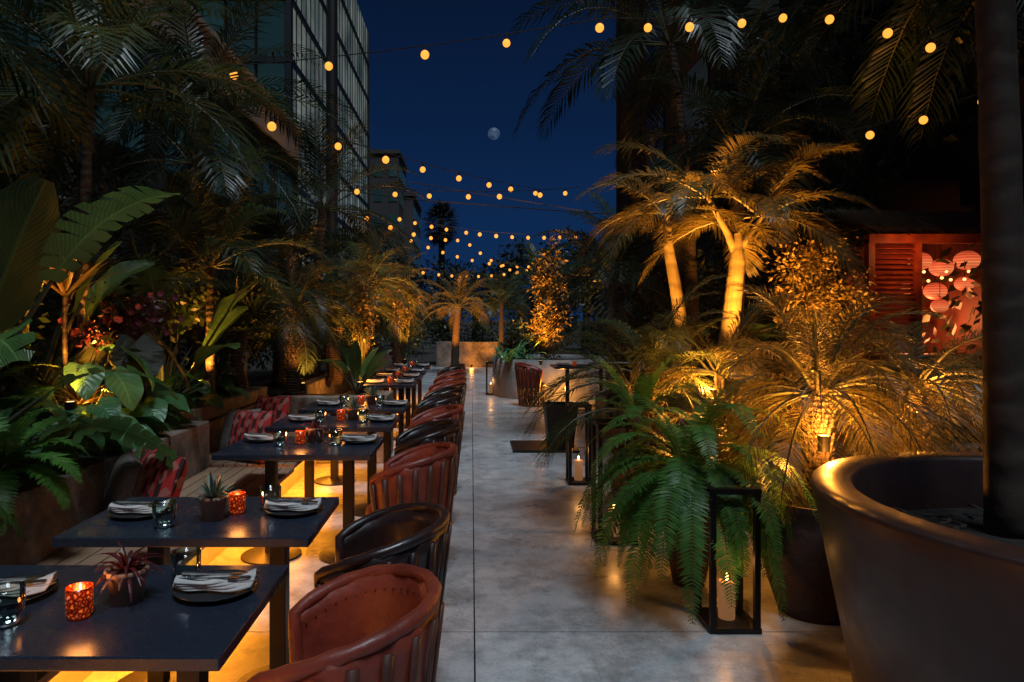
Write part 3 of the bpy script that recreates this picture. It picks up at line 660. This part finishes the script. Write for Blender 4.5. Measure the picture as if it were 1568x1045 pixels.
curvepalm('crownshaft_palm',[[(2.55,6.95,.4),(2.60,7,1.1),(2.67,7,1.7),(2.72,7,2.2),(2.73,7,2.48)],[(2.72,7,2.25),(2.62,7,2.5),(2.5,7,2.72),(2.42,7,2.86)],[(2.73,7,2.3),(2.86,7,2.5),(2.98,7,2.66)]],
   [[.115,.10,.09,.075,.04],[.045,.035,.028,.02],[.042,.03,.02]],[((2.42,7,2.86),11,1.3),((2.98,7,2.66),11,1.35),((2.73,7,2.48),4,.9)],[LITPALM,STEM,SMOOTH],n=40,ll=.34,lw=.010,droop=1.6,ld=.45,elmin=-.1,elmax=1.1,r=.016)
curvepalm('crownshaft_palm',[[(2.40,7.4,.4),(2.33,7.4,1.2),(2.22,7.4,1.9),(2.13,7.4,2.4),(2.12,7.4,2.8)]],[[.08,.072,.065,.055,.03]],[((2.12,7.4,2.75),13,1.15)],[LITPALM,STEM,SMOOTH],n=38,ll=.32,lw=.010,droop=1.9,ld=.45,elmin=-.1,elmax=1.1,r=.016)
palm('feather_palm',1.9,9.2,.3,2.1,16,1.3,.07,(0,0),M3,ll=.38,lw=.013,droop=1.8,n=32)
palm('feather_palm',4.7,5.5,.3,5.0,22,2.6,.09,(0,0),M3,ll=.6,lw=.016,droop=1.8,n=40,ld=.7)
palm('feather_palm',5.05,6.3,.3,5.2,20,2.8,.045,(-.4,0),[DPALM,STEM,DTR],ll=.55,lw=.016,droop=1.9,n=40,ld=.7)
palm('feather_palm',2.9,8.9,.4,5.2,22,2.5,.07,(-.3,0),M3,ll=.55,lw=.018,droop=2.0,n=38,ld=.7)
palm('feather_palm',3.3,8.5,.4,3.7,18,1.9,.08,(0,0),M3,ll=.5,lw=.016,droop=1.7,n=34,ld=.6)
mb=MB(); pts=[];rad=[]
for i in range(40):
    t=i/39; pts.append((2.15-.16*t+.02*math.sin(t*5),2.74,.7+t*5.2)); rad.append(.076-.030*t+(.003 if i%4==0 else 0))
tube(mb,pts,rad,20,2); crown(mb,pts[-1],14,2.2,-.3,1.2,n=36,ll=.55,lw=.018,droop=1.8,ld=.7); mb.obj('tall_palm_tree',[DPALM,STEM,DTR],True)
shrub('gold_lit_bamboo_shrub',(3.6,7.1,1.9),(.6,.45,.6),5200,.05,mats=[LITSHRUB,STEM],clumps=34,z0=.5)
shrub('climbing_shrub',(1.6,14.5,1.9),(.38,.35,1.35),3200,.09,mats=[LITSHRUB,STEM],clumps=22,z0=.75)
shrub('leafy_shrub',(.9,14.6,1.1),(.45,.4,.5),1400,.08,z0=.75)
mb=MB()
for k in range(50): strap(mb,(1.0+U(-.4,.2),14.1+U(-.3,.3),.75),U(0,6.28),U(.4,1.3),U(.4,.8),.05,1.2)
mb.obj('strap_leaf_plant',[BROAD])
for (c_,s_,n_,ls) in [((3.0,9.6,1.6),(1.1,.8,1.2),3200,.08),((4.5,6.7,.8),(.7,.4,.5),1800,.07),((3.4,5.2,.8),(.8,.5,.6),1600,.07),((2.9,12,1.8),(.8,1.4,1.6),3200,.1),((3.2,15.5,2.0),(1.0,1.4,2.0),3200,.11),((2.2,17.5,1.8),(.9,1.4,1.7),3000,.11),((1.2,24.8,1.5),(1.8,1,1.8),3600,.13),((-.9,25.2,1.8),(1.5,1,1.9),3000,.13),((4.3,8.8,2.4),(.6,.7,1.0),2600,.08),((3.3,6.2,.8),(.5,.3,.4),1200,.06)]:
    shrub('leafy_shrub',c_,s_,n_,ls,z0=.3)
for (x,y,zc) in [(1.9,18.8,2.5),(2.5,11.2,2.6),(1.0,22.8,2.2)]:
    palm('feather_palm',x,y,.2,zc,18,1.5,.08,(0,0),[PALM,STEM,TRUNK],ll=.4,lw=.018,droop=1.6,n=26)
mb=MB()
for i in range(14): broad(mb,(2.9+U(-.3,.3),8.2,.8),i*2.4,U(.9,1.3),U(.5,.9),.55,.22,'ban',1.2,r=.01)
mb.obj('banana_plant',[BAN,STEM])
mb=MB()
for i in range(9000):
    y=U(7,19); z=U(1.0,7.0)
    if math.sin(y*1.3)+math.sin(z*1.7+y*.7)+U(-1.4,1.4)<-.1: continue
    q=V(5.9-U(0,.5),y,z); dv=V(-U(.1,.8),U(-1,1),U(-1,.3)).normalized(); sd=dv.cross(V(1,0,.3)).normalized(); l=U(.1,.2); mb.add([q,q+dv*l*.5+sd*l*.32,q+dv*l,q+dv*l*.5-sd*l*.32],[(0,1,2,3)])
mb.obj('climbing_ivy',[SHR])
# ------------------------------------------------------------------ far trees
FAR=leaf('distant_leaf',(.006,.012,.008),(.012,.02,.01),.7,.1)
for (c_,s_,n_) in [((3,34,3.6),(2.6,1.5,2.2),2600),((6,36,4.4),(2.5,1.5,2.4),2400),((-3.5,32,3.2),(2.4,1.5,2.2),2400),((.2,38,3.4),(3,1.5,1.6),2400),((-6,27,3.6),(2.2,2,2.4),2400)]:
    mb=MB(); tube(mb,[(c_[0],c_[1],0),(c_[0]+.1,c_[1],c_[2]*.6),(c_[0],c_[1],c_[2])],[.25,.18,.08],8,1); shrub('',c_,s_,n_,.24,mb=mb,fin=False,clumps=22); mb.obj('tree',[FAR,DTR])
mb=MB(); tube(mb,[(-2.0,45,0),(-1.95,45,4),(-2.0,45,8.3)],[.3,.22,.2],10,2)
for i in range(60): 
    t=i/60; fanleaf(mb,(-2,45,8.2-.5*t),i*2.4,1.35-2.6*t,.8*U(.8,1.1),.75,n=16,droop=.8,lw=.03)
mb.obj('washingtonia_palm_tree',[FAR,FAR,DTR])
# ------------------------------------------------------------------ buildings
m,nt,p=newmat('lit_curtain_wall'); geo=N(nt,'ShaderNodeNewGeometry')
ec=mix(nt,geo.outputs['Random Per Island'],(.042,.062,.058),(.135,.15,.13)); ec2=mix(nt,1.0,ec,ramp(nt,noise(nt,.3,5),[(.35,g(.4)),(.65,g(1.1))]),'MULTIPLY')
nt.links.new(ec2,p.inputs['Emission Color']); p.inputs['Emission Strength'].default_value=1.0; p.inputs['Base Color'].default_value=(.04,.05,.05,1); p.inputs['Roughness'].default_value=.2; m.cycles.emission_sampling='NONE'; CW=m
m,nt,p=newmat('dark_teal_glass'); geo=N(nt,'ShaderNodeNewGeometry')
nt.links.new(mix(nt,geo.outputs['Random Per Island'],(.004,.012,.014),(.008,.022,.024)),p.inputs['Emission Color']); p.inputs['Emission Strength'].default_value=1; p.inputs['Base Color'].default_value=(.01,.02,.022,1); p.inputs['Roughness'].default_value=.1; m.cycles.emission_sampling='NONE'; TG=m
FR=simple('dark_mullion',(.012,.013,.014),(.008,.009,.01),5,.5,0,0)
e=empty('glass_office_building'); mb=MB(); box(mb,-30,-12.3,45.3,79,0,34.6); mb.obj('core',[FR],parent=e)
mb=MB(); fh=4.1; z=2.2
while z<34:
    y=45.3
    while y<78.9:
        mb.add([(-12,y+.04,z+.35),(-12,y+1.34,z+.35),(-12,y+1.34,z+fh-.1),(-12,y+.04,z+fh-.1)],[(0,1,2,3)],0); y+=1.38
    x=-12.2
    while x>-29.5:
        mb.add([(x-1.9,45,z+.3),(x,45,z+.3),(x,45,z+fh-.1),(x-1.9,45,z+fh-.1)],[(0,1,2,3)],1); x-=2.0
    z+=fh
mb.obj('glazing',[CW,TG],parent=e)
mb=MB(); z=2.2
while z<35:
    box(mb,-12.298,-11.85,44.7,79.2,z-.1,z+.33); box(mb,-30,-12.3,44.7,45.2,z-.1,z+.28); z+=fh
y=45.3
while y<79: box(mb,-12.05,-11.95,y-.06,y+.06,2.6,34.9); y+=1.38
box(mb,-12.2,-11.83,78.9,79.15,0,35); box(mb,-12.2,-11.83,44.72,45.25,0,35)
x=-12.25
while x>-29.5: box(mb,x-.04,x+.04,44.85,45.1,2.6,34.9); x-=2.0
mb.obj('mullions_and_slabs',[FR],parent=e)
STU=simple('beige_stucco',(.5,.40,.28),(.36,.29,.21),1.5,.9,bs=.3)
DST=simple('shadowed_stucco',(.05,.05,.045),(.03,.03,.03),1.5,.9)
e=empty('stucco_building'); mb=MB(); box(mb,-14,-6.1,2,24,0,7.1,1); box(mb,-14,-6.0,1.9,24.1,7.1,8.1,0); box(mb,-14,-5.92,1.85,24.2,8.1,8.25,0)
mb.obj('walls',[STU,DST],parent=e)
mb=MB(); y=3.2
while y<23:
    box(mb,-6.12,-6.04,y,y+1.6,4.6,6.3,0); box(mb,-6.05,-6.0,y-.06,y+1.66,4.52,4.6,1); box(mb,-6.05,-6.0,y-.06,y+1.66,6.3,6.38,1); box(mb,-6.03,-5.99,y+.78,y+.82,4.6,6.3,1); y+=2.6
mb.obj('windows',[TG,FR],parent=e)
for (x0,x1,y0,y1,h) in [(-15.5,-9.6,90,100,23.5),(-22,-8.2,96,110,19)]:
    e=empty('distant_building'); mb=MB(); box(mb,x0,x1,y0,y1,0,h); box(mb,x0-.2,x1+.2,y0-.2,y1+.2,h,h+.5); mb.obj('walls',[simple('grey_brown_render',(.07,.058,.055),(.05,.042,.042),.3,.9,bs=0)],parent=e)
    mb=MB(); z=h-3
    while z>3:
        x=x0+.6
        while x<x1-1.2: box(mb,x,x+1.1,y0-.06,y0+.02,z,z+1.6); x+=2.0
        y=y0+.6
        while y<y1-1.2: box(mb,x1-.02,x1+.06,y,y+1.1,z,z+1.6); y+=2.0
        z-=3.3
    mb.obj('windows',[TG],parent=e)
mb=MB(); tube(mb,[(-4.08,20,0),(-4.08,20,14)],[.17,.15],12); mb.obj('utility_pole',[FR])
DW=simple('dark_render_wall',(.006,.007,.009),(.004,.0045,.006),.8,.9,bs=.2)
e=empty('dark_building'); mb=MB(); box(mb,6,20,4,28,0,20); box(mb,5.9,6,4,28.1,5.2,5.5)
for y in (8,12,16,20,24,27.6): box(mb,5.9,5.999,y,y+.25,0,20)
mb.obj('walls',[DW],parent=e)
mb=MB()
for y in (9.2,13.2,17.2,21.2): 
    for z in (6.2,10.2,14.2): box(mb,5.95,6.01,y,y+2,z,z+2.2)
mb.obj('windows',[simple('dark_window_glass',(.004,.006,.01),(.003,.004,.008),2,.15,bs=0)],parent=e)
# ------------------------------------------------------------------ bar pavilion
REDW=simple('red_painted_wood',(.24,.04,.016),(.13,.022,.011),10,.5)
THA=simple('thatch',(.16,.10,.05),(.06,.035,.02),25,.95,bs=1,bd=.04)
e=empty('bar_pavilion'); mb=MB(); X0,XM,X1,Y=4.40,4.92,6.0,7.6
for x in (X0,XM,5.80): box(mb,x,x+.07,Y-.04,Y+.05,.4,2.5)
box(mb,X0,X1-.15,Y-.05,Y+.06,2.45,2.55); box(mb,X0,X1-.15,Y-.05,Y+.1,1.15,1.22)
z=1.24
while z<2.43:
    vs=[(X0+.075,Y-.03,z),(XM-.005,Y-.03,z),(XM-.005,Y+.03,z+.045),(X0+.075,Y+.03,z+.045)]
    mb.add(vs+[tuple(V(*q)+V(0,.004,-.008)) for q in vs],[(0,1,2,3),(7,6,5,4),(0,4,5,1),(3,2,6,7)]); z+=.055
box(mb,X0,X1-.15,Y+.0,Y+.04,.4,1.14); box(mb,5.1,5.85,9.3,9.35,.4,2.6,1); box(mb,5.86,5.89,Y+.06,9.29,.4,2.6,1)
for zz in (1.5,1.85,2.2): box(mb,5.12,5.85,9.1,9.29,zz,zz+.02)
mb.obj('louvred_frame',[REDW,simple('back_bar_wall',(.10,.022,.012),(.05,.012,.008),4,.6)],parent=e)
mb=MB()
for i in range(2600):
    x=U(X0-.35,5.85); t=U(0,1); q=V(x,Y-.55+t*.9,2.58+t*.28+U(-.03,.03)); l=U(.15,.32); d=V(U(-.15,.15),-1,-.35+U(-.25,.1)).normalized(); s_=V(.006,0,0); mb.add([q-s_,q+s_,q+d*l+s_*.5,q+d*l-s_*.5],[(0,1,2,3)])
mb.add([(X0-.35,Y-.5,2.56),(5.85,Y-.5,2.56),(5.85,Y+2.7,3.3),(X0-.35,Y+2.7,3.3)],[(0,1,2,3)]); mb.obj('thatch_roof',[THA],parent=e)
# paper lanterns: ribbed paper, brighter around the lamp inside (uv.y runs bottom to top of each lantern)
m,nt,p=newmat('red_lantern_paper'); tc=N(nt,'ShaderNodeTexCoord'); sp=N(nt,'ShaderNodeSeparateXYZ'); nt.links.new(tc.outputs['UV'],sp.inputs[0])
b1=ramp(nt,sp.outputs[1],[(0,(.25,.02,.008)),(.42,(1,.24,.08)),(.6,(.85,.13,.045)),(1,(.22,.016,.006))])
rb=N(nt,'ShaderNodeMath',operation='MULTIPLY'); nt.links.new(sp.outputs[1],rb.inputs[0]); rb.inputs[1].default_value=62.8
sn=N(nt,'ShaderNodeMath',operation='SINE'); nt.links.new(rb.outputs[0],sn.inputs[0])
nt.links.new(mix(nt,1.0,b1,ramp(nt,sn.outputs[0],[(0,g(.55)),(.6,g(1))]),'MULTIPLY'),p.inputs['Emission Color']); p.inputs['Emission Strength'].default_value=1.0; p.inputs['Base Color'].default_value=(.4,.05,.02,1); m.cycles.emission_sampling='NONE'; LAN=m
mb=MB()
for (x,y,z,r) in [(5.12,7.8,2.27,.12),(5.40,7.85,2.20,.12),(5.66,7.8,2.28,.13),(5.22,8.1,1.98,.11),(5.50,8.1,1.94,.12),(5.74,7.95,2.02,.10),(5.35,7.8,1.76,.09)]:
    vs=[];fs=[];uv=[]
    for i in range(25):
        rr_=max(.001,r*math.sin(math.pi*i/24)*(1+.03*(i%2)))
        for k in range(20):
            t=2*math.pi*k/20; vs.append((x+rr_*math.cos(t),y+rr_*math.sin(t),z-r*.85*math.cos(math.pi*i/24))); uv.append((k/20,i/24))
    for i in range(24):
        for k in range(20): fs.append((i*20+k,i*20+(k+1)%20,(i+1)*20+(k+1)%20,(i+1)*20+k))
    mb.add(vs,fs,0,uv); tube(mb,[(x,y,z+r*.8),(x,y,2.75)],.004,4,1)
mb.obj('paper_lanterns',[LAN,BLK],True,e)
mb=MB()
for i in range(9): ball(mb,(5.05+i*.085,7.70+.05*(i%3),2.09+.06*math.sin(i*2)),.017,0,8)
mb.obj('bar_bulbs',[emit('bar_bulb',(1,.5,.15),3)],True,e)
lamp('bar_light','POINT',(5.4,8.3,1.6),45,(1,.25,.07),.15,e)
lamp('bar_front_light','POINT',(4.75,7.3,2.35),5,(1,.32,.08),.05,e)
mb=MB()
for i in range(14): broad(mb,(5.0+U(-.3,.7),7.3+U(-.05,.05),.6),i*2.4,U(.9,1.3),U(.3,.6),.26,.11,'ban',1.3,r=.008)
mb.obj('canna_plant',[REDL,STEM])
# ------------------------------------------------------------------ string lights
BULB=emit('string_bulb',(1,.35,.045),1.6); CABLE=simple('cable',(.01,.01,.01),(.008,.008,.008),5,.7,0,0)
def string(pts,n,sag=.08,r=.036,lead=0):
    pts=[Vector(p) for p in pts]; e=empty('string_lights'); mb=MB(); mc=MB(); seg=len(pts)-1
    def at(t):
        x=t*seg; i=min(int(x),seg-1); a=x-i; q=pts[i].lerp(pts[i+1],a); return q-V(0,0,sag*4*a*(1-a))
    tube(mc,[at(i/(24*seg)) for i in range(24*seg+1)],.005,5,0,False)
    for i in range(n):
        q=at((i+.5+U(-.14,.14))/n); tube(mc,[q,q-V(0,0,.05)],.013,6); ball(mb,q-V(0,0,.05+r*.85),r*U(.92,1.08),0,10,1.05)
    mb.obj('bulbs',[BULB],True,e); mc.obj('cable',[CABLE],False,e)
string([(-2.5,6,3.80),(1.2,6,4.26),(2.9,6,4.36)],9,.05,.036)
string([(2.9,6,4.36),(4.8,6,3.72)],4,-.1,.038)
string([(3.3,6,3.25),(5.2,6,3.85)],4,.03,.034)
string([(-2.0,5.8,3.42),(1.3,12.2,3.92)],8,.08,.038)
string([(-1.85,9,3.4),(1.8,11.2,3.78)],7,.09,.036)
string([(-1.8,15,3.95),(2.6,16,3.65)],12,.2,.04)
string([(-2,20,4.1),(2.6,23,3.5)],10,.3,.045)
string([(-2.2,13,3.7),(-.2,19,3.9),(1.8,25,3.4)],12,.15,.045)
string([(-2,24,3.4),(3,28,3.9)],10,.3,.05)
mb=MB(); tube(mb,[(-3,14,4.3),(-1,14,4.05),(3,14,3.75)],.012,5); tube(mb,[(-3,15,4.9),(3,15,3.9)],.01,5); mb.obj('overhead_cable',[CABLE])
m,nt,p=newmat('moon_surface'); nt.links.new(ramp(nt,noise(nt,.35,4),[(.35,(.02,.045,.10)),(.6,(.07,.12,.21))]),p.inputs['Emission Color']); p.inputs['Emission Strength'].default_value=.7; p.inputs['Base Color'].default_value=(.04,.05,.07,1); m.cycles.emission_sampling='NONE'
mb=MB(); ball(mb,(9.8,300,83.4),2.6,0,24); mb.obj('moon',[m],True)
print('done',len(bpy.data.objects))
